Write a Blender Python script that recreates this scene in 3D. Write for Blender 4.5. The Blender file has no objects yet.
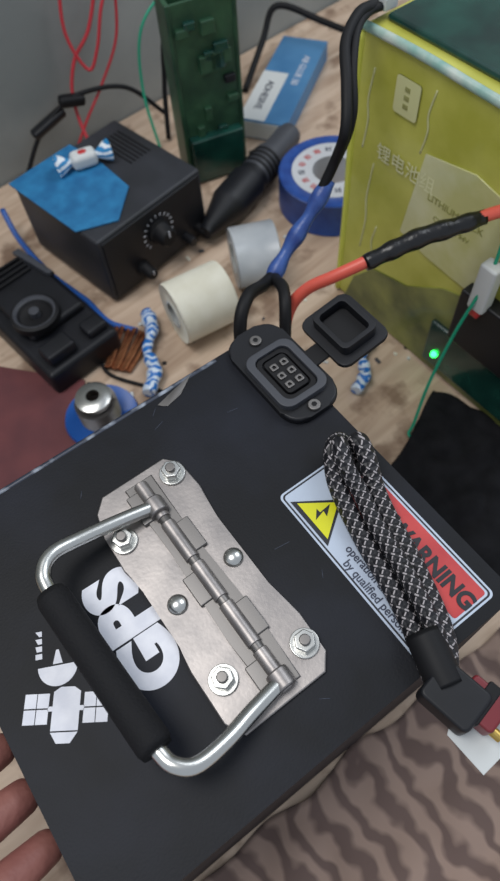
import bpy, bmesh, math, random
from mathutils import Vector, Matrix, Euler
random.seed(7)
S=0.001
col=bpy.context.scene.collection
bpy.context.scene.view_settings.view_transform='Standard'
R=math.radians

# ------------------------------------------------------------ materials
def mat(name,c,rough=.5,metal=0,c2=None,nscale=40,bump=0,bscale=200,trans=0,alpha=1,emit=0,coat=0,lo=.35,hi=.65,detail=4,spec=.5):
    m=bpy.data.materials.new(name);m.use_nodes=True
    nt=m.node_tree;b=nt.nodes['Principled BSDF']
    b.inputs['Base Color'].default_value=(*c,1);b.inputs['Roughness'].default_value=rough
    b.inputs['Metallic'].default_value=metal;b.inputs['Transmission Weight'].default_value=trans
    b.inputs['Alpha'].default_value=alpha;b.inputs['Coat Weight'].default_value=coat
    b.inputs['Specular IOR Level'].default_value=spec
    if emit:
        b.inputs['Emission Color'].default_value=(*c,1);b.inputs['Emission Strength'].default_value=emit
    tc=nt.nodes.new('ShaderNodeTexCoord')
    if c2:
        n=nt.nodes.new('ShaderNodeTexNoise');n.inputs['Scale'].default_value=nscale;n.inputs['Detail'].default_value=detail
        r=nt.nodes.new('ShaderNodeValToRGB')
        r.color_ramp.elements[0].position=lo;r.color_ramp.elements[1].position=hi
        r.color_ramp.elements[0].color=(*c,1);r.color_ramp.elements[1].color=(*c2,1)
        nt.links.new(tc.outputs['Object'],n.inputs['Vector']);nt.links.new(n.outputs['Fac'],r.inputs['Fac'])
        nt.links.new(r.outputs['Color'],b.inputs['Base Color'])
    if bump:
        n=nt.nodes.new('ShaderNodeTexNoise');n.inputs['Scale'].default_value=bscale
        bp=nt.nodes.new('ShaderNodeBump');bp.inputs['Strength'].default_value=bump;bp.inputs['Distance'].default_value=.001
        nt.links.new(tc.outputs['Object'],n.inputs['Vector']);nt.links.new(n.outputs['Fac'],bp.inputs['Height'])
        nt.links.new(bp.outputs['Normal'],b.inputs['Normal'])
    return m
def srgb(r,g,b):
    f=lambda x:((x/255+.055)/1.055)**2.4 if x>10 else x/255/12.92
    return (f(r),f(g),f(b))

# ------------------------------------------------------------ geometry helpers (mm)
def grp(name,loc=(0,0,0),rz=0):
    e=bpy.data.objects.new(name,None);e.empty_display_size=.02
    e.location=[v*S for v in loc];e.rotation_euler=(0,0,R(rz));col.objects.link(e);return e
def finish(bm,name,parent,m,smooth=True,loc=(0,0,0),rot=(0,0,0)):
    me=bpy.data.meshes.new(name)
    bmesh.ops.scale(bm,vec=(S,S,S),verts=bm.verts)
    bmesh.ops.recalc_face_normals(bm,faces=bm.faces)
    for f in bm.faces:f.smooth=smooth
    bm.to_mesh(me);bm.free()
    if m:me.materials.append(m)
    o=bpy.data.objects.new(name,me);col.objects.link(o)
    o.location=[v*S for v in loc];o.rotation_euler=[R(v) for v in rot]
    if parent:o.parent=parent
    if smooth:
        md=o.modifiers.new('wn','WEIGHTED_NORMAL');md.keep_sharp=True
    return o
def bev(bm,w,seg=2,edges=None):
    if w>0:
        bmesh.ops.bevel(bm,geom=edges or list(bm.edges),offset=w,segments=seg,profile=.5,affect='EDGES',clamp_overlap=True)
def box(name,parent,m,c,s,b=1,rot=(0,0,0),seg=2,taper=1):
    bm=bmesh.new();bmesh.ops.create_cube(bm,size=1)
    for v in bm.verts:
        k=taper if v.co.z>0 else 1
        v.co=Vector((v.co.x*s[0]*k,v.co.y*s[1]*k,v.co.z*s[2]))
    bev(bm,b,seg)
    return finish(bm,name,parent,m,True,c,rot)
def cyl(name,parent,m,c,r,h,rot=(0,0,0),b=.6,seg=40,r2=None):
    bm=bmesh.new();bmesh.ops.create_cone(bm,cap_ends=True,segments=seg,radius1=r,radius2=r if r2 is None else r2,depth=h)
    if b:
        bev(bm,b,2,[e for e in bm.edges if len(e.link_faces)==2 and e.calc_face_angle()>.8])
    return finish(bm,name,parent,m,True,c,rot)
def prism(name,parent,m,pts,z0,z1,b=.5,smooth=True,loc=(0,0,0),rot=(0,0,0)):
    bm=bmesh.new();lo=[bm.verts.new((x,y,z0)) for x,y in pts];hi=[bm.verts.new((x,y,z1)) for x,y in pts]
    bm.faces.new(lo[::-1]);bm.faces.new(hi);n=len(pts)
    for i in range(n):bm.faces.new((lo[i],lo[(i+1)%n],hi[(i+1)%n],hi[i]))
    if b:
        bev(bm,b,2,[e for e in bm.edges if abs(e.verts[0].co.z-e.verts[1].co.z)<1e-6])
    return finish(bm,name,parent,m,smooth,loc,rot)
def rrect(x0,y0,x1,y1,r,n=6):
    p=[]
    for cx,cy,a0 in ((x1-r,y1-r,0),(x0+r,y1-r,90),(x0+r,y0+r,180),(x1-r,y0+r,270)):
        for i in range(n+1):
            a=R(a0+90*i/n);p.append((cx+r*math.cos(a),cy+r*math.sin(a)))
    return p
def frame(name,parent,m,outer,inner,z0,z1,loc=(0,0,0),rot=(0,0,0)):
    bm=bmesh.new();n=len(outer);assert len(inner)==n
    vs=[[bm.verts.new((x,y,z)) for x,y in pp] for pp,z in ((outer,z0),(outer,z1),(inner,z1),(inner,z0))]
    for k in range(4):
        a=vs[k];b_=vs[(k+1)%4]
        for i in range(n):bm.faces.new((a[i],a[(i+1)%n],b_[(i+1)%n],b_[i]))
    bev(bm,.5,2,[e for e in bm.edges if len(e.link_faces)==2 and e.calc_face_angle()>1.2])
    return finish(bm,name,parent,m,True,loc,rot)
def lathe(name,parent,m,prof,c=(0,0,0),rot=(0,0,0),seg=48,close=False):
    bm=bmesh.new();rings=[]
    for r,z in prof:
        rings.append([bm.verts.new((r*math.cos(2*math.pi*i/seg),r*math.sin(2*math.pi*i/seg),z)) for i in range(seg)] if r>1e-4 else [bm.verts.new((0,0,z))])
    pr=list(zip(rings,rings[1:]))
    if close: pr.append((rings[-1],rings[0]))
    for a,b_ in pr:
        for i in range(seg):
            j=(i+1)%seg
            if len(a)==1 and len(b_)==1:continue
            if len(a)==1:bm.faces.new((a[0],b_[j],b_[i]))
            elif len(b_)==1:bm.faces.new((a[i],a[j],b_[0]))
            else:bm.faces.new((a[i],a[j],b_[j],b_[i]))
    o=finish(bm,name,parent,m,True,c,rot);
    es=o.modifiers.new('es','EDGE_SPLIT');es.split_angle=R(40)
    return o
def crom(pts,n=10):
    P=[Vector(p) for p in pts];P=[2*P[0]-P[1]]+P+[2*P[-1]-P[-2]];out=[]
    for i in range(1,len(P)-2):
        a,b,c,d=P[i-1:i+3]
        for k in range(n):
            t=k/n
            out.append(.5*((2*b)+(c-a)*t+(2*a-5*b+4*c-d)*t*t+(3*b-a-3*c+d)*t**3))
    out.append(P[-2]);return out
def tube(name,parent,m,pts,r,n=10,seg=14,smoothpath=True,rad=None,flat=1):
    path=crom(pts,n) if smoothpath else [Vector(p) for p in pts]
    bm=bmesh.new();uv=bm.loops.layers.uv.new('UVMap')
    T=(path[1]-path[0]).normalized();N=T.orthogonal().normalized();rings=[];L=0;Ls=[]
    for i,p in enumerate(path):
        t=(path[min(i+1,len(path)-1)]-path[max(i-1,0)]).normalized()
        N=(N-t*N.dot(t)).normalized();B=t.cross(N)
        if i:L+=(p-path[i-1]).length
        Ls.append(L)
        rr=r if rad is None else r*rad(i/(len(path)-1))
        rings.append([bm.verts.new(p+N*math.cos(2*math.pi*k/seg)*rr*flat+B*math.sin(2*math.pi*k/seg)*rr) for k in range(seg)])
    for i in range(len(rings)-1):
        for k in range(seg):
            j=(k+1)%seg
            f=bm.faces.new((rings[i][k],rings[i][j],rings[i+1][j],rings[i+1][k]))
            for lp,(u,v) in zip(f.loops,((k/seg,Ls[i]),((k+1)/seg,Ls[i]),((k+1)/seg,Ls[i+1]),(k/seg,Ls[i+1]))):
                lp[uv].uv=(u,v*.01)
    bm.faces.new(rings[0][::-1]);bm.faces.new(rings[-1])
    return finish(bm,name,parent,m,True)
def text(name,parent,m,s,size,c,rot=(0,0,0),bold=0,ext=.15,shear=0,sx=1):
    t=bpy.data.curves.new(name,'FONT');t.body=s;t.size=size*S;t.align_x='CENTER';t.align_y='CENTER'
    t.extrude=ext*S;t.offset=bold*S;t.shear=shear;t.materials.append(m)
    o=bpy.data.objects.new(name,t);col.objects.link(o);o.parent=parent
    o.location=[v*S for v in c];o.rotation_euler=[R(v) for v in rot];o.scale=(sx,1,1);return o
def cloth(name,parent,m,x0,y0,x1,y1,z,amp,n=50,loc=(0,0,0),rz=0,freq=30,th=1.2):
    from mathutils import noise
    bm=bmesh.new();g=[]
    for i in range(n+1):
        row=[]
        for j in range(n+1):
            x=x0+(x1-x0)*i/n;y=y0+(y1-y0)*j/n
            h=abs(noise.noise(Vector((x/freq,y/freq,3))))*amp
            wob=noise.noise(Vector((x/40,y/40,9)))*6
            row.append(bm.verts.new((x+wob,y+wob,z+h)))
        g.append(row)
    for i in range(n):
        for j in range(n):bm.faces.new((g[i][j],g[i+1][j],g[i+1][j+1],g[i][j+1]))
    o=finish(bm,name,parent,m,True,loc,(0,0,rz))
    sd=o.modifiers.new('s','SOLIDIFY');sd.thickness=th*S;sd.offset=1
    return o

# ------------------------------------------------------------ material set
M_black=mat('black_powder_coat',srgb(9,11,17),.55,0,srgb(24,27,37),16,.1,900,lo=.42,hi=.74,detail=9,spec=.26)
M_rub=mat('black_rubber',srgb(15,15,18),.6,spec=.3)
M_plas=mat('black_plastic',srgb(17,18,22),.45,c2=srgb(25,26,31),nscale=30,spec=.35)
M_plas2=mat('grey_plastic',srgb(62,64,70),.45)
M_steel=mat('brushed_steel',srgb(138,134,133),.42,.9,srgb(164,158,155),50,.06,500)
M_bright=mat('polished_steel',srgb(200,200,196),.25,1)
M_dsteel=mat('dull_steel',srgb(124,121,119),.42,.9)
M_white=mat('white_print',srgb(226,227,234),.5,c2=srgb(208,210,220),nscale=90)
M_lab=mat('label_white',srgb(190,202,218),.35,c2=srgb(178,189,206),nscale=30)
M_red=mat('label_red',srgb(176,46,50),.35,c2=srgb(194,62,60),nscale=40)
M_yel=mat('label_yellow',srgb(216,214,24),.35)
M_ink=mat('label_ink',srgb(18,20,30),.5)
M_inkg=mat('label_ink_grey',srgb(56,62,80),.5)
M_blue=mat('blue_plastic',srgb(32,84,160),.4)
M_bsheet=mat('blue_sheet',srgb(20,94,142),.6,c2=srgb(34,116,164),nscale=60)
M_bshr=mat('blue_heat_shrink',srgb(44,70,136),.35,c2=srgb(62,96,164),nscale=90,bump=.4,bscale=300)
M_btape=mat('blue_tape',srgb(36,76,150),.45,c2=srgb(26,60,130),nscale=80)
M_cwire=mat('red_wire',srgb(216,92,76),.4)
M_rwire=mat('thin_red_wire',srgb(190,50,60),.4)
M_gwire=mat('green_wire',srgb(20,150,116),.4)
M_etape=mat('electrical_tape',srgb(14,14,17),.3,bump=.8,bscale=160)
M_cream=mat('cream_tape',srgb(214,210,192),.5,c2=srgb(224,221,206),nscale=50)
M_clear=mat('clear_tape',srgb(184,190,196),.3,trans=.2,c2=srgb(206,210,214),nscale=30)
M_card=mat('card_white',srgb(200,203,202),.6)
M_dred=mat('dark_red_mat',srgb(100,50,52),.7,c2=srgb(86,42,46),nscale=30)
M_bcloth=mat('black_cloth',srgb(14,14,17),.9,c2=srgb(25,25,28),nscale=60,spec=.2)
M_green=mat('green_board',srgb(30,60,44),.4,c2=srgb(52,88,62),nscale=35,bump=.5,bscale=120)
M_dgreen=mat('dark_green_film',srgb(14,44,40),.2,c2=srgb(28,74,64),nscale=25,coat=.4)
M_pack=mat('yellow_green_wrap',srgb(168,168,62),.38,c2=srgb(206,204,104),nscale=13,bump=.7,bscale=26,coat=.25,detail=7)
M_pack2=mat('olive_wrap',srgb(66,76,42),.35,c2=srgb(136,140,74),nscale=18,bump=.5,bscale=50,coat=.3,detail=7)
M_pale=mat('pale_film',srgb(188,188,124),.25,c2=srgb(208,208,166),nscale=20,coat=.5)
M_copper=mat('copper',srgb(176,120,84),.4,1,srgb(120,70,50),90)
M_gold=mat('brass',srgb(190,160,90),.3,1)
M_led=mat('green_led',srgb(40,255,90),.3,emit=8)
M_skin=mat('skin',srgb(150,100,90),.55,c2=srgb(128,78,72),nscale=35,bump=.3,bscale=350)
M_nail=mat('nail',srgb(172,126,116),.35)
M_gripm=mat('foam_grip',srgb(17,17,20),.75,bump=.4,bscale=900,spec=.3)
M_wall=mat('grey_plaster',srgb(154,156,152),.9,c2=srgb(126,130,128),nscale=6,bump=.3,bscale=60)
M_floor=mat('floor_concrete',srgb(120,112,105),.9,c2=srgb(100,92,88),nscale=5)

# wood desk
def wood():
    m=mat('desk_wood',srgb(190,160,130),.55);nt=m.node_tree;b=nt.nodes['Principled BSDF']
    tc=nt.nodes.new('ShaderNodeTexCoord');mp=nt.nodes.new('ShaderNodeMapping');mp.inputs['Scale'].default_value=(3,22,3)
    n=nt.nodes.new('ShaderNodeTexNoise');n.inputs['Scale'].default_value=3.2;n.inputs['Detail'].default_value=8;n.inputs['Distortion'].default_value=.6
    r=nt.nodes.new('ShaderNodeValToRGB')
    e=r.color_ramp.elements;e[0].position=.3;e[0].color=(*srgb(168,142,120),1);e[1].position=.7;e[1].color=(*srgb(206,184,162),1)
    n2=nt.nodes.new('ShaderNodeTexNoise');n2.inputs['Scale'].default_value=26;n2.inputs['Detail'].default_value=6
    r2=nt.nodes.new('ShaderNodeValToRGB');r2.color_ramp.elements[0].position=.34;r2.color_ramp.elements[1].position=.46
    r2.color_ramp.elements[0].color=(*srgb(140,118,102),1);r2.color_ramp.elements[1].color=(1,1,1,1)
    mx=nt.nodes.new('ShaderNodeMix');mx.data_type='RGBA';mx.blend_type='MULTIPLY';mx.inputs[0].default_value=.7
    L=nt.links.new
    L(tc.outputs['Object'],mp.inputs[0]);L(mp.outputs[0],n.inputs['Vector']);L(n.outputs['Fac'],r.inputs[0])
    L(tc.outputs['Object'],n2.inputs['Vector']);L(n2.outputs['Fac'],r2.inputs[0])
    L(r.outputs[0],mx.inputs[6]);L(r2.outputs[0],mx.inputs[7]);L(mx.outputs[2],b.inputs['Base Color'])
    return m
M_wood=wood()
def braid():
    m=mat('braided_sleeve',srgb(40,40,44),.5);nt=m.node_tree;b=nt.nodes['Principled BSDF'];L=nt.links.new
    uv=nt.nodes.new('ShaderNodeUVMap');sp=nt.nodes.new('ShaderNodeSeparateXYZ');L(uv.outputs[0],sp.inputs[0])
    def M(op,a,bb):
        k=nt.nodes.new('ShaderNodeMath');k.operation=op
        for i,x in enumerate((a,bb)):
            if x is None:continue
            if isinstance(x,(int,float)):k.inputs[i].default_value=x
            else:L(x,k.inputs[i])
        return k.outputs[0]
    U=M('MULTIPLY',sp.outputs[0],6.2832*5);V=M('MULTIPLY',sp.outputs[1],6.2832*19)
    s1=M('SINE',M('ADD',U,V),None);s2=M('SINE',M('SUBTRACT',U,V),None)
    th=M('MAXIMUM',s1,s2)
    a1=M('MULTIPLY',M('GREATER_THAN',s1,.8),M('GREATER_THAN',M('SINE',M('MULTIPLY',M('SUBTRACT',U,V),1),None),.0))
    a2=M('MULTIPLY',M('GREATER_THAN',s2,.88),M('LESS_THAN',M('SINE',M('MULTIPLY',M('ADD',U,V),1),None),.0))
    g=M('MAXIMUM',a1,a2)
    mx=nt.nodes.new('ShaderNodeMix');mx.data_type='RGBA';mx.inputs[6].default_value=(*srgb(20,20,25),1);mx.inputs[7].default_value=(*srgb(160,154,156),1)
    L(g,mx.inputs[0]);L(mx.outputs[2],b.inputs['Base Color'])
    bp=nt.nodes.new('ShaderNodeBump');bp.inputs['Strength'].default_value=.5;bp.inputs['Distance'].default_value=.0008
    L(th,bp.inputs['Height']);L(bp.outputs[0],b.inputs['Normal'])
    return m
M_braid=braid()
def stripes(name,c1,c2,scale,rough=.4,lo=.45,hi=.55,dist=3):
    m=mat(name,c1,rough);nt=m.node_tree;b=nt.nodes['Principled BSDF']
    tc=nt.nodes.new('ShaderNodeTexCoord');w=nt.nodes.new('ShaderNodeTexWave');w.inputs['Scale'].default_value=scale;w.inputs['Distortion'].default_value=dist;w.inputs['Detail Scale'].default_value=2
    r=nt.nodes.new('ShaderNodeValToRGB');r.color_ramp.elements[0].position=lo;r.color_ramp.elements[1].position=hi
    r.color_ramp.elements[0].color=(*c1,1);r.color_ramp.elements[1].color=(*c2,1)
    nt.links.new(tc.outputs['Object'],w.inputs['Vector']);nt.links.new(w.outputs['Fac'],r.inputs[0]);nt.links.new(r.outputs[0],b.inputs['Base Color']);return m
M_candy=stripes('candy_wrapper',srgb(40,130,185),srgb(225,232,238),60)
M_bag=stripes('blue_white_film',srgb(30,110,190),srgb(205,218,232),38,.3,.3,.6,10)
M_brcloth=stripes('brown_patterned_cloth',srgb(104,86,80),srgb(150,128,116),16,.95,.2,.8,7)

# ------------------------------------------------------------ room
WA=36;nx,ny=-math.sin(R(WA)),math.cos(R(WA));D=696
box('desk',None,M_wood,(nx*(D-561),ny*(D-561),-15),(2000,1120,30),3,(0,0,WA))
box('wall_back',None,M_wall,(nx*(D+31),ny*(D+31),100),(3200,60,1760),0,(0,0,WA))
box('floor',None,M_floor,(nx*(D-1200),ny*(D-1200),-790),(3200,2400,20),0,(0,0,WA))
dl=bpy.data.objects['desk']
for i,(a,b_) in enumerate(((-950,-520),(950,-520),(-950,520),(950,520))):
    o=box('leg_%d'%(i+1),None,M_plas2,(a,b_,-397),(50,50,764),3);o.parent=dl
# ------------------------------------------------------------ battery pack
B=grp('battery_pack',(0,0,0),31)
bm=bmesh.new()
pts=rrect(-81,7,138,205,9,5)
lo=[bm.verts.new((x,y,0)) for x,y in pts];hi=[bm.verts.new((x,y,200)) for x,y in pts]
bm.faces.new(lo[::-1]);bm.faces.new(hi);n=len(pts)
for i in range(n):bm.faces.new((lo[i],lo[(i+1)%n],hi[(i+1)%n],hi[i]))
bev(bm,2.2,3,[e for e in bm.edges if abs(e.verts[0].co.z-e.verts[1].co.z)<1e-6])
finish(bm,'case_body',B,M_black)
M_edge=mat('worn_edge',srgb(48,54,68),.4,c2=srgb(150,158,170),nscale=110,lo=.5,hi=.7)
tube('case_edge_seam',B,M_edge,[(-72,203.6,198.8),(-10,203.6,198.8),(60,203.6,198.8),(105,203.6,198.8)],1.7,4,8)
tube('case_edge_seam_side',B,M_edge,[(-60,8.2,198.8),(40,8.2,198.8),(130,8.2,198.8)],1.0,4,8)
prism('torn_foil_patch',B,M_dsteel,[(62,198),(74,201),(88,204),(82,200),(76,196),(66,194)],200,200.5,.1)
M_scr=mat('scratch',srgb(60,66,80),.5)
for i in range(26):
    x=random.uniform(-70,125);y=random.uniform(15,195);a=R(random.uniform(-40,60));l=random.uniform(3,12)
    if (-8<x<60 and 28<y<172) or (-30<x<0 and 50<y<145) or (78<x and y<118) or (105<x and y>135) or (x<-25):continue
    tube('scuff_%d'%i,B,M_scr,[(x,y,200),(x+l*math.cos(a),y+l*math.sin(a),200)],.16,2,6)
# handle plate
pl=[(3,33),(46,33),(52,40),(53,60),(50,80),(50,122),(53,142),(52,160),(46,167),(9,167),(2,160),(-1,146),(-2,126),(1,112),(1,80),(-2,68),(-2,42)]
prism('handle_plate',B,M_steel,pl,199.8,202.2,.8)
prism('handle_plate_leaf',B,M_dsteel,[(20,38),(36,38),(37,70),(35,120),(36,162),(20,162),(21,120),(19,70)],202.0,203.6,.7)
for i,(y0,y1) in enumerate(((36,58),(60,84),(86,108),(110,134),(136,160))):
    cyl('hinge_knuckle_%d'%i,B,M_steel,(28,(y0+y1)/2,204.4),3.7,y1-y0-1.0,(90,0,0),.5,24)
    box('hinge_tab_%d'%i,B,M_dsteel,(28+(5.5 if i%2 else -5.5),(y0+y1)/2,203.6),(9,y1-y0-6,2.2),.6)
tube('spring',B,M_dsteel,[(28,38,204.4),(28,158,204.4)],3.0,2,16)
for i,(x,y) in enumerate(((45,156),(6,139),(46,48),(8,57))):
    cyl('washer_%d'%i,B,M_bright,(x,y,203),6.8,1.4,b=.4)
    cyl('hex_nut_%d'%i,B,M_bright,(x,y,206),5.2,5,b=.6,seg=6,rot=(0,0,15*i))
    cyl('stud_%d'%i,B,M_dsteel,(x,y,208),2.6,5,b=.6,seg=20)
for i,(x,y) in enumerate(((44,100),(10,97))):
    lathe('rivet_%d'%i,B,M_bright,[(5,202),(4.9,203),(4,204.2),(2.4,205.1),(0,205.4)],(x,y,0),seg=28)
# bail handle
hp=[(28,144,206),(10,145.5,211),(-12,146.5,217),(-24,145.5,221),(-31,140,222),(-33,130,222),(-31,100,222),(-29.5,70,222),(-28,46,222),(-25,38,222),(-18,34,220),(-4,35,215),(10,38,210),(28,41,206)]
tube('handle_bail',B,M_bright,hp,3.6,8,16)
tube('handle_grip',B,M_gripm,[(-33.2,129,222),(-31.6,102,222),(-29.8,72,222),(-28.2,47,222)],7.6,8,24,rad=lambda t:.86 if t<.03 or t>.97 else 1)
for i,y in enumerate((143.5,41.5)):
    cyl('handle_eye_%d'%i,B,M_steel,(28,y,205.5),5.4,9,(90,0,0),1,28)
# printing
text('print_gps',B,M_white,'GPS',33,(-11.5,101,200.15),(0,0,88),bold=2.0,ext=.12,sx=1.05)
SG=lambda n,p,z0=200,z1=200.3:prism(n,B,M_white,p,z0,z1,0,False)
def rot(p,a,c):
    ca,sa=math.cos(R(a)),math.sin(R(a));return [(c[0]+x*ca-y*sa,c[1]+x*sa+y*ca) for x,y in p]
c0=(-54,89);an=-34
SG('print_satellite_body',rot([(-6,-9),(6,-9),(6,7),(3,9),(-3,9),(-6,7)],an,c0))
SG('print_satellite_foot',rot([(-3,-14),(3,-14),(6,-9.6),(-6,-9.6)],an,c0))
for i,s in enumerate((-1,1)):
    SG('print_satellite_arm_%d'%i,rot([(s*6,-1),(s*8,-1),(s*8,1),(s*6,1)][::s],an,c0))
    for k in range(2):
        x0=s*(7.8+5.6*k);x1=s*(13+5.6*k)
        for q in range(2):
            y0=-6.2+6.6*q;SG('print_satellite_panel_%d%d%d'%(i,k,q),rot([(x0,y0),(x1,y0),(x1,y0+6),(x0,y0+6)][::s],an,c0))
dish=[(9*math.cos(R(a))-3,19+9*math.sin(R(a))) for a in range(180,361,12)]
SG('print_satellite_dish',rot(dish,an+8,c0))
SG('print_satellite_antenna',rot([(-5.2,19.8),(-.8,19.8),(-2.4,26),(-3.6,26)],an+8,c0))
for i in range(4):
    SG('print_signal_dot_%d'%i,rot([(-13+.6*i,23+3.4*i),(-10,23+3.4*i),(-10,25.4+3.4*i),(-13,25.4+3.4*i)],an+8,c0))
# label
prism('warning_label_backing',B,M_lab,rrect(81,13,130,113,3),199.9,200.35,0,False)
frame('warning_label_border',B,M_ink,rrect(82,14,129,112,2.5),rrect(82.9,14.9,128.1,111.1,2),200.3,200.45)
prism('warning_label_red_panel',B,M_red,rrect(107,16,127,97,1.5),200.3,200.55,0,False)
prism('warning_triangle_border',B,M_ink,[(84,107),(84,77.5),(105.5,92.2)],200.3,200.55,0,False)
prism('warning_triangle',B,M_yel,[(86.2,104.2),(86.2,80.3),(102.8,92.2)],200.5,200.75,0,False)
prism('warning_bolt',B,M_ink,[(99,94),(93.5,89.7),(94,93),(88,91.5),(92,96),(92.2,93.4)],200.7,200.9,0,False)
text('warning_word',B,M_ink,'WARNING',11.5,(117,42,200.7),(0,0,-90),bold=.45,sx=.95)
text('warning_word_cjk',B,M_ink,'警告',11,(117,83,200.7),(0,0,-90),bold=.3)
for i,s in enumerate(('Only electrical work','maintenance and','operation and servicing','by qualified person')):
    text('warning_line_%d'%i,B,M_inkg,s,6.0,(102.5-5.6*i,46,200.55),(0,0,-90),bold=.06,sx=.9)
# socket
prism('socket_flange',B,M_plas,rrect(111,138,147,207,12,6),199.5,204.5,1.6)
frame('socket_bezel',B,M_plas2,rrect(112.5,147,144,188,7,6),rrect(117,151,139.5,184,5,6),204,208.5)
frame('socket_inner_ring',B,M_rub,rrect(117.2,151.2,139.3,183.8,5,6),rrect(120,154,136.5,181,4,6),203,207)
prism('socket_core',B,M_rub,rrect(121,155,135.5,180,2.5,4),203,207.5,.6)
for r_ in range(2):
    for k in range(3):
        frame('socket_pin_%d%d'%(r_,k),B,M_dsteel,rrect(122.6+6.8*r_,157.6+7*k,127+6.8*r_,162+7*k,1,3),rrect(123.8+6.8*r_,158.8+7*k,125.8+6.8*r_,160.8+7*k,.6,3),207.2,208.4)
for i,(x,y) in enumerate(((129,197),(128,142.5))):
    cyl('socket_screw_%d'%i,B,M_dsteel,(x,y,205.2),3.6,2,b=.6,seg=24);cyl('socket_screw_hex_%d'%i,B,M_rub,(x,y,206.1),1.6,.6,b=0,seg=6)
box('flap_strap',B,M_rub,(149,167,206.5),(12,12,2.2),.8,(0,-8,0))
fl=(170,168,212)
prism('flap_lid',B,M_plas,rrect(-17,-20,17,20,5,6),-2,1,.8,loc=fl,rot=(0,-8,0))
frame('flap_rim',B,M_plas,rrect(-12,-15,12,15,4,6),rrect(-9,-12,9,12,3,6),1,8,loc=fl,rot=(0,-8,0))
prism('flap_plug',B,M_rub,rrect(-8,-11,8,11,2.5,6),1,2.2,.3,loc=fl,rot=(0,-8,0))
lathe('cable_gland',B,M_rub,[(11,199.8),(11,202),(8,204),(5,204.5),(0,204.5)],(123,107,0),seg=28)

# braided output leads: resting on the case
Q=grp('braided_output_leads',(0,0,0),31)
A=[(124,110,204.7),(121,114,213),(113,110,217),(106,99,211),(102,84,206),(97.5,66,205.2),(94,48,205.2),(89.5,30,205.2),(84,14,205.2),(80,3,205.2)]
C=[(124,107,205),(127,107,216),(125,98,214),(119.5,84,207),(114.5,68,205.6),(110,50,205.6),(105,34,205.6),(99,18,205.6),(93,8,205.6),(87,2,205.6)]
E=[(119,105,205.5),(116,109,222),(112,100,219),(111,86,211),(106.5,70,209.5),(102.5,50,210),(98,32,211),(93,16,210),(86,4,208)]
for i,(p,r_) in enumerate(((A,4.6),(C,4.8),(E,4.2))):
    tube('braided_sleeve_%d'%i,Q,M_braid,p,r_,10,20)
tube('sleeve_end_shrink',Q,M_rub,[(89,20,208.6),(84.5,6,208.4),(82,-3,208)],8.2,6,20)
prism('connector_housing',Q,M_plas,rrect(-10,-12,10,12,3,4),-7,7,1.5,loc=(81,-7,207.5),rot=(0,0,10))
prism('connector_shell',Q,mat('connector_red',srgb(112,30,38),.4),rrect(-8,-9,8,9,2,4),-6,6,1.2,loc=(88,-16,206.5),rot=(0,0,10))
prism('connector_band',Q,M_rub,rrect(-9.4,-3,9.4,3,1,3),-6.6,6.6,.6,loc=(88,-16,206.5),rot=(0,0,10))
cyl('connector_pin_1',Q,M_gold,(85,-27,206),2.2,6,(90,0,10));cyl('connector_pin_2',Q,M_gold,(94,-25.5,206),2.2,6,(90,0,10))
prism('connector_tag',Q,M_card,[(-14,-12),(10,-15),(16,6),(2,14),(-12,8)],0,.8,.2,loc=(84,-22,199),rot=(8,-6,10))

# ------------------------------------------------------------ power cables
K=grp('power_cable',(0,0,0))
tube('black_lead',K,M_rub,[(4,258,120),(1,272,170),(8,290,182),(20,315,165),(30,338,150)],4.4,10,16)
tube('black_lead_2',K,M_rub,[(28,262,120),(32,285,165),(33,305,170),(30,325,158),(30,338,150)],4.2,10,16)
tube('blue_heat_shrink',K,M_bshr,[(28,333,152),(42,348,165),(58,360,182),(73,372,200)],5.4,10,18,rad=lambda t:1+.18*math.sin(t*17))
tube('black_lead_3',K,M_rub,[(66,368,193),(76,372,215),(80,367,240),(83,388,256),(86,415,267),(97,436,272),(108,450,269),(116,466,262)],3.6,10,16)
tube('black_lead_4',K,M_rub,[(66,370,193),(81,376,220),(87,380,242),(89,400,258),(95,425,268),(106,445,268),(122,462,263)],2.8,10,16)
box('white_plug',K,M_card,(120,463,266.5),(12,16,9),1.5,(0,0,30))
tube('red_lead',K,M_cwire,[(30,290,120),(36,300,152),(48,304,168),(66,302,180),(84,303,188),(96,306,191)],4.2,10,16)
tube('tape_joint',K,M_etape,[(86,303,188),(104,308,192),(124,313,196),(146,317,198),(166,321,200)],6,10,18,rad=lambda t:.85+.22*math.sin(3.1*t)+.07*math.sin(31*t))
tube('red_lead_out',K,M_cwire,[(160,320,200),(180,322,203),(200,318,206),(230,300,200)],4.2,10,16)

# ------------------------------------------------------------ yellow-green wrapped pack
G=grp('wrapped_lithium_pack',(102,454,0),-57)
box('pack_core',G,M_pack,(125,60,129),(250,116,256),5,seg=3)
box('pack_top_film',G,M_dgreen,(128,66,259),(236,100,6),2.5)
tube('pack_rim_film',G,mat('rim_film',srgb(120,165,155),.3,c2=srgb(190,200,190),nscale=50),[(3,2,257),(60,1,259),(120,2,257),(250,2,257)],3.2,8,10)
tube('pack_corner_film',G,mat('edge_tape',srgb(200,204,84),.35),[(2,3,256),(1,3,180),(2,3,90),(1,3,4)],3.4,8,10)
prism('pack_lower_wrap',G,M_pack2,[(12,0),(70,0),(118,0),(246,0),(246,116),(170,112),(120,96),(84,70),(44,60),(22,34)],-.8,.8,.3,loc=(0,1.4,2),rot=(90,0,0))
prism('pack_pale_label',G,M_pale,[(66,122),(96,116),(150,112),(172,150),(168,196),(120,206),(76,198)],-.7,.7,.3,loc=(0,1.2,0),rot=(90,0,0))
prism('pack_sticker',G,mat('sticker_cream',srgb(204,204,150),.5),rrect(40,214,62,240,2,3),-.6,.6,0,loc=(0,1.0,0),rot=(90,0,0))
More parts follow.
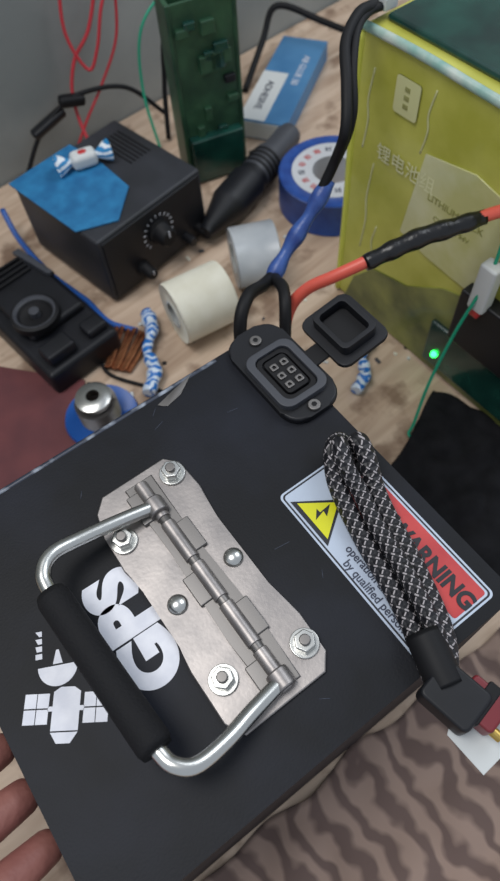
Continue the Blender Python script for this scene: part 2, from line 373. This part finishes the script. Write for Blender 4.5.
M_ptxt=mat('pack_print',srgb(214,214,170),.5);M_ptx2=mat('pack_print_dark',srgb(140,140,74),.5)
text('pack_print_1',G,M_ptxt,'锂电池组',15,(60,.6,176),(90,0,0));text('pack_print_2',G,M_ptx2,'LITHIUM PACK',8,(112,.3,168),(90,0,0))
text('pack_print_3',G,M_ptx2,'CHARGE 54V',6,(112,.3,154),(90,0,0))
for i in range(3):text('pack_sticker_print_%d'%i,G,M_ptx2,'IIII',5,(51,.1,233-6*i),(90,0,0))
for i,(x,z,l) in enumerate(((24,130,110),(70,225,60),(14,210,80),(36,90,60))):
    tube('film_crease_%d'%i,G,M_pale,[(x,2.0,z-l*.5),(x+3,1.6,z-l*.2),(x+1,1.6,z),(x+4,2.0,z+l*.3)],.8,6,8)
box('charger_board',G,M_plas,(172,-4,96),(60,14,56),2)
box('charger_window',G,M_dgreen,(168,-1,38),(96,6,50),2)
box('white_plug',G,M_card,(160,-10,140),(15,12,44),2.5);box('white_plug_tip',G,M_red,(160,-11,116),(9,9,8),1.5)
lathe('led_lens',G,M_led,[(3,0),(3,2.5),(2,4.4),(0,5)],(133,-3,30),(90,0,0),20)
W=grp('green_wire')
tube('wire',W,M_gwire,[(183,318,184),(180,314,150),(166,308,100),(152,296,50),(143,282,12),(139,276,2),(150,262,1.5)],1.3,10,10)

cloth('black_cloth',None,M_bcloth,-75,-75,85,75,.5,9,loc=(188,215,0),rz=-35)
cloth('patterned_cloth',None,M_brcloth,-95,-170,200,3,.5,12,loc=(0,0,0),rz=31,freq=45)

# ------------------------------------------------------------ bench power supply
Pw=grp('bench_power_supply',(-114,557,0),42)
M_psu=mat('psu_case',srgb(32,34,38),.5,c2=srgb(46,48,54),nscale=20,bump=.2,bscale=700)
box('case',Pw,M_psu,(0,0,43),(134,128,78),3)
for i,(x,y) in enumerate(((-55,-52),(55,-52),(-55,52),(55,52))):cyl('foot_%d'%i,Pw,M_rub,(x,y,2.2),7,4.4)
box('front_panel',Pw,M_plas,(0,-64.6,43),(126,2.4,70),1)
def knob(n,x,z,r):
    lathe(n,Pw,M_rub,[(r,0),(r,3),(r*.82,4),(r*.75,15),(r*.6,17),(0,17)],(x,-65.6,z),(90,0,0),32)
    box(n+'_pointer',Pw,M_white,(x,-83,z+r*.4),(1.2,.6,r*.6),.2)
knob('knob_voltage',2,50,13)
for i in range(15):
    a=R(-130+i*260/14)
    box('dial_tick_%d'%i,Pw,M_white,(2+18*math.sin(a),-66,50+18*math.cos(a)),(.7,.5,3),0,(0,math.degrees(a),0))
knob('knob_current',-26,22,8)
cyl('terminal_1',Pw,M_plas,(34,-72,20),5,14,(90,0,0));cyl('terminal_2',Pw,M_rub,(52,-72,20),5,14,(90,0,0))
prism('blue_cover_sheet',Pw,M_bsheet,[(-70,-38),(-34,-58),(4,-30),(10,20),(8,66),(-70,66)],82.2,84,.4)
for i in range(6):box('vent_%d'%i,Pw,M_rub,(30+5*i,20,82.1),(2,50,1),.2)
Cn=grp('wrapped_candy',(-134,575,84),20)
box('candy_body',Cn,M_card,(0,0,8),(26,17,15),5,seg=4)
box('candy_band',Cn,M_red,(0,0,8.2),(13,11,15.6),4,seg=3)
for s in (-1,1):
    lathe('candy_twist_%d'%(s+2),Cn,M_candy,[(2,0),(4,4),(9,12),(11,17),(10,18),(3,12),(0,10)],(s*10,0,8),(0,90*s,0),14)
T=grp('blue_cable');tube('cable',T,M_blue,[(-240,590,30),(-225,560,14),(-196,520,4),(-165,486,3.2),(-150,470,3.2),(-128,440,3.2),(-100,425,3.2)],3,10,12)

# ------------------------------------------------------------ charger at left
Ad=grp('desktop_charger',(-190,440,0),-51)
box('base',Ad,M_plas,(0,0,15),(150,78,30),5,seg=3)
box('raised_deck',Ad,M_plas,(-14,4,34),(92,60,10),4,seg=3)
lathe('round_socket',Ad,M_rub,[(23,38),(23,45),(20,46.5),(17,44),(15,41),(0,41)],(14,-8,0),seg=40)
lathe('socket_rim',Ad,M_plas2,[(17,44.2),(19,46.8),(20,46.8),(20,46),(17.4,43.6)],(14,-8,0),seg=40,close=True)
cyl('socket_post',Ad,M_plas2,(14,-8,44),5,8)
box('side_clip',Ad,M_plas,(58,-16,36),(20,30,14),3);box('side_clip_2',Ad,M_plas,(58,24,34),(18,22,10),3)
for i in range(4):box('rib_%d'%i,Ad,M_rub,(-62+7*i,-2,40),(2.6,50,4),.5)
prism('arm',Ad,M_plas2,[(-70,22),(-20,30),(-18,36),(-70,30)],38,44,1)

prism('red_work_mat',None,M_dred,[(-330,430),(-150,372),(-142,280),(-150,190),(-340,190)],.2,3,.5)

Sp=grp('solder_spool',(-132,328,3.2),0)
lathe('flange_bottom',Sp,M_blue,[(6,0),(33,0),(34,1.5),(33,4),(6,4)],close=True)
lathe('wire_winding',Sp,M_steel,[(6,4)]+[(18+.8*(i%2),4+i*1.0) for i in range(22)]+[(6,27)],close=True)
lathe('hub',Sp,M_bright,[(6,26),(15,27),(16,33),(12,35),(6,35)],close=True)
Cs=grp('nickel_strip_bundle',(-110,402,0),70)
for i in range(7):box('strip_%d'%i,Cs,M_copper,(0,-15+5*i,4+2*(i%2)),(50,4,3),.6,(0,0,3*i-9))
Ro=grp('twisted_blue_bag',(-86,395,0),92)
tube('twist',Ro,M_bag,[(-50,4,8),(-25,-3,9),(0,3,8),(25,-3,9),(48,2,8)],8.5,14,16,rad=lambda t:.8+.16*math.sin(9*t)+.1*math.sin(37*t),flat=.8)
Ro2=grp('twisted_blue_bag',(112,352,0),70)
tube('twist',Ro2,M_bag,[(-30,2,7),(-10,-3,8),(10,3,8),(30,-2,7)],7,14,16,rad=lambda t:.8+.16*math.sin(7*t)+.1*math.sin(29*t),flat=.8)
Wb=grp('thin_black_wire');tube('wire',Wb,M_rub,[(-150,420,8),(-138,400,3),(-125,375,2),(-80,352,2),(-50,330,2)],1.8,10,10)

Cr=grp('masking_tape_roll',(-34,428,31),25)
lathe('roll',Cr,M_cream,[(14,-28),(30,-28),(30.6,-26),(30.6,26),(30,28),(14,28)],rot=(0,90,0),close=True)
lathe('core',Cr,M_card,[(12,-28.5),(14,-28.5),(14,28.5),(12,28.5)],rot=(0,90,0),close=True)
Cl=grp('clear_tape_roll',(24,484,0),8)
lathe('roll',Cl,M_clear,[(17,-22),(29,-22),(30,-21),(30,21),(29,22),(17,22)],(0,0,30.5),(0,90,0),close=True)
lathe('core',Cl,M_card,[(15,-22),(17,-22),(17,22),(15,22)],(0,0,30.5),(0,90,0),close=True)
Bt=grp('blue_tape_roll',(118,586,0),0)
lathe('tape',Bt,M_btape,[(44,0),(57,0),(58,1),(58,39),(57,40),(44,40)],close=True)
lathe('core',Bt,mat('core_paper',srgb(188,190,194),.5),[(22,.5),(44,.5),(44,40.3),(22,40.3)],close=True)
for i in range(16):
    a=i*360/16
    text('core_print_%d'%i,Bt,M_red if i%4 else M_inkg,'封箱胶带保质用好'[i%8],8,(33*math.sin(R(-a)),33*math.cos(R(a)),40.5),(0,0,a))
Fl=grp('flashlight',(30,606,21),54)
lathe('body',Fl,M_plas,[(0,-92),(7,-92),(9,-86),(12,-74),(19,-50),(21,-44),(21,-6),(18,0),(18,8)],rot=(0,90,0))
lathe('grip_ring',Fl,M_plas2,[(17,6),(18,8),(18,44),(15,52),(15,84),(13,92),(0,92)],rot=(0,90,0))
for i in range(4):lathe('ring_%d'%i,Fl,M_rub,[(18.5,12+7*i),(19.2,13+7*i),(19.2,15+7*i),(18.5,16+7*i)],rot=(0,90,0))
Bx=grp('glue_carton',(90,785,0),66)
box('carton',Bx,mat('carton_blue',srgb(60,112,156),.5,c2=srgb(76,128,170),nscale=20),(0,0,12),(180,60,24),1)
box('carton_white_panel',Bx,M_card,(-40,14,24.2),(98,32,.8),.2)
box('carton_white_side',Bx,M_card,(0,30.3,12),(178,.8,20),.2)
box('carton_white_end',Bx,M_card,(-90.3,0,12),(.8,58,20),.2)
text('carton_print',Bx,M_inkg,'ADHESIVE',13,(-40,14,25),(0,0,180));text('carton_print_2',Bx,M_white,'AB GLUE 50',12,(20,-14,24.4),(0,0,180))
Pc=grp('green_circuit_module',(-8,668,0),18)
for i in range(3):
    box('board_%d'%i,Pc,M_green,(0,-14+14*i,95),(70,3,186),.8)
box('frame_left',Pc,M_green,(-33,0,95),(5,34,188),1.5);box('frame_right',Pc,M_green,(33,0,95),(5,34,188),1.5)
for i in range(16):
    box('part_%d'%i,Pc,random.choice([M_dgreen,M_dgreen,M_plas,M_green,M_green]),(random.uniform(-24,24),-18,random.uniform(14,170)),(random.uniform(6,18),6,random.uniform(6,20)),1)
box('lower_block',Pc,M_dgreen,(0,-20,28),(60,14,52),2)
Wr=grp('red_test_leads')
tube('lead_1',Wr,M_rwire,[(-110,765,160),(-128,752,120),(-150,740,95),(-160,725,60),(-150,700,20),(-130,690,3)],2,10,10)
tube('lead_2',Wr,M_rwire,[(-140,745,190),(-150,735,130),(-135,730,90),(-120,735,110),(-105,745,150),(-80,765,180)],1.8,10,10)
tube('lead_3',Wr,M_rwire,[(-90,760,160),(-100,750,110),(-125,735,70),(-150,715,40),(-175,700,3)],1.6,10,10)
Ac=grp('black_alligator_leads')
tube('lead_1',Ac,M_rub,[(-230,670,3),(-205,690,40),(-180,705,60),(-150,720,70),(-100,740,60),(-60,745,20)],2.6,10,10)
box('clip_jaw',Ac,M_plas,(-190,700,52),(46,12,10),3,(10,-15,35));box('clip_grip',Ac,M_rub,(-160,716,66),(30,14,12),4,(0,10,20))
Bw=grp('black_signal_cable')
tube('cable',Bw,M_rub,[(40,800,3),(70,860,30),(90,880,60),(140,860,50),(200,800,40),(210,740,3)],4,10,10)
tube('cable_2',Bw,M_rub,[(-60,720,3),(-55,745,60),(-40,760,120),(20,790,150),(90,840,120)],3,10,10)
tube('cable_3',Bw,M_gwire,[(-70,700,3),(-80,730,60),(-70,745,120),(-30,770,150),(30,800,170)],1.6,10,10)
Db=grp('desk_scraps')
for i in range(60):
    x=random.uniform(-160,180);y=random.uniform(330,720)
    box('scrap_%d'%i,Db,random.choice([M_card,M_card,M_plas2,M_plas,M_cream]),(x,y,1.0),(random.uniform(2,8),random.uniform(1.5,4),1.6),.3,(0,0,random.uniform(0,180)))

# ------------------------------------------------------------ hand gripping the left side of the case
H=grp('left_hand',(0,0,0),31)
bm=bmesh.new()
def ball(c,r):
    g=bmesh.ops.create_icosphere(bm,subdivisions=3,radius=1)
    for v in g['verts']:v.co=Vector((v.co.x*r+c[0],v.co.y*r+c[1],v.co.z*r+c[2]))
def limb(pts,rads,n=8):
    for i in range(len(pts)-1):
        a,b_=Vector(pts[i]),Vector(pts[i+1])
        for k in range(n+1):
            t=k/n;ball(a.lerp(b_,t),rads[i]*(1-t)+rads[i+1]*t)
X=-81
tips=[]
for y0,y1,ln,rr in ((64,96,0,9.2),(43,73,4,9.6),(21,50,1,9.2),(0,28,-8,8.2)):
    limb([(X-92,y0,172),(X-58-ln*.3,(y0+y1)/2+2,196),(X-30,y1-4,198),(X-9,y1,184)],[12,rr+1,rr,rr-1.4])
    tips.append((X-15,y1-.6,184+rr+2.2))
limb([(X-100,64,168),(X-100,-2,164)],[15,15]);limb([(X-118,58,160),(X-120,0,158)],[19,19]);limb([(X-140,48,150),(X-142,4,150)],[21,21])
limb([(X-128,72,152),(X-96,104,146),(X-60,116,140),(X-36,112,138)],[17,12.5,11,9.5])
limb([(X-145,26,148),(X-185,0,144),(X-260,-50,138),(X-380,-130,130)],[25,24,32,40],12)
me=bpy.data.meshes.new('palm_and_fingers');bmesh.ops.scale(bm,vec=(S,S,S),verts=bm.verts);bm.to_mesh(me);bm.free()
me.materials.append(M_skin)
ho=bpy.data.objects.new('palm_and_fingers',me);col.objects.link(ho);ho.parent=H
rm=ho.modifiers.new('r','REMESH');rm.mode='VOXEL';rm.voxel_size=.0016;rm.use_smooth_shade=True
sm=ho.modifiers.new('s','SMOOTH');sm.iterations=5;sm.factor=.6
for i,t in enumerate(tips):
    o=lathe('nail_%d'%i,H,M_nail,[(5,-1),(4.8,.4),(3,1.1),(0,1.4)],(t[0],t[1],t[2]-2.4),(0,32,8),20);o.scale=(1.25,1,1)

# ------------------------------------------------------------ lights
w=bpy.data.worlds.new('w');bpy.context.scene.world=w;w.use_nodes=True
w.node_tree.nodes['Background'].inputs[0].default_value=(.80,.88,1,1);w.node_tree.nodes['Background'].inputs[1].default_value=.62
def area(n,loc,tgt,size,e,c=(1,1,1)):
    l=bpy.data.lights.new(n,'AREA');l.size=size;l.energy=e;l.color=c
    o=bpy.data.objects.new(n,l);col.objects.link(o);o.location=loc
    o.rotation_euler=(Vector(tgt)-Vector(loc)).to_track_quat('-Z','Y').to_euler();return o
area('ceiling_lamp',(-.5,.2,1.7),(0,.35,0),.7,13,(1,.98,.95))
area('cool_side_light',(1.0,.9,1.5),(0,.4,0),.9,9,(.9,.95,1))  # broad cool area light, high at the far right; no window is modelled

# ------------------------------------------------------------ camera
p=R(60);r=R(6)
fw=Vector((0,math.cos(p),-math.sin(p)));up0=Vector((0,math.sin(p),math.cos(p)));rt0=Vector((1,0,0))
up=up0*math.cos(r)+rt0*math.sin(r);rt=rt0*math.cos(r)-up0*math.sin(r)
cd=bpy.data.cameras.new('camera');cd.sensor_width=36;cd.lens=650/881*36;cd.clip_start=.01
cd.dof.use_dof=True;cd.dof.focus_distance=.31;cd.dof.aperture_fstop=10
co=bpy.data.objects.new('camera',cd);col.objects.link(co)
mw=Matrix((rt,up,-fw)).transposed().to_4x4();mw.translation=(0,0,.5)
co.rotation_euler=mw.to_euler();co.location=(0,0,.5)
bpy.context.scene.camera=co
# square the whole room up with the world axes
bpy.context.view_layer.update()
RZ=Matrix.Rotation(R(-WA),4,'Z')
for o in list(bpy.data.objects):
    if o.parent is None:o.matrix_world=RZ@o.matrix_world
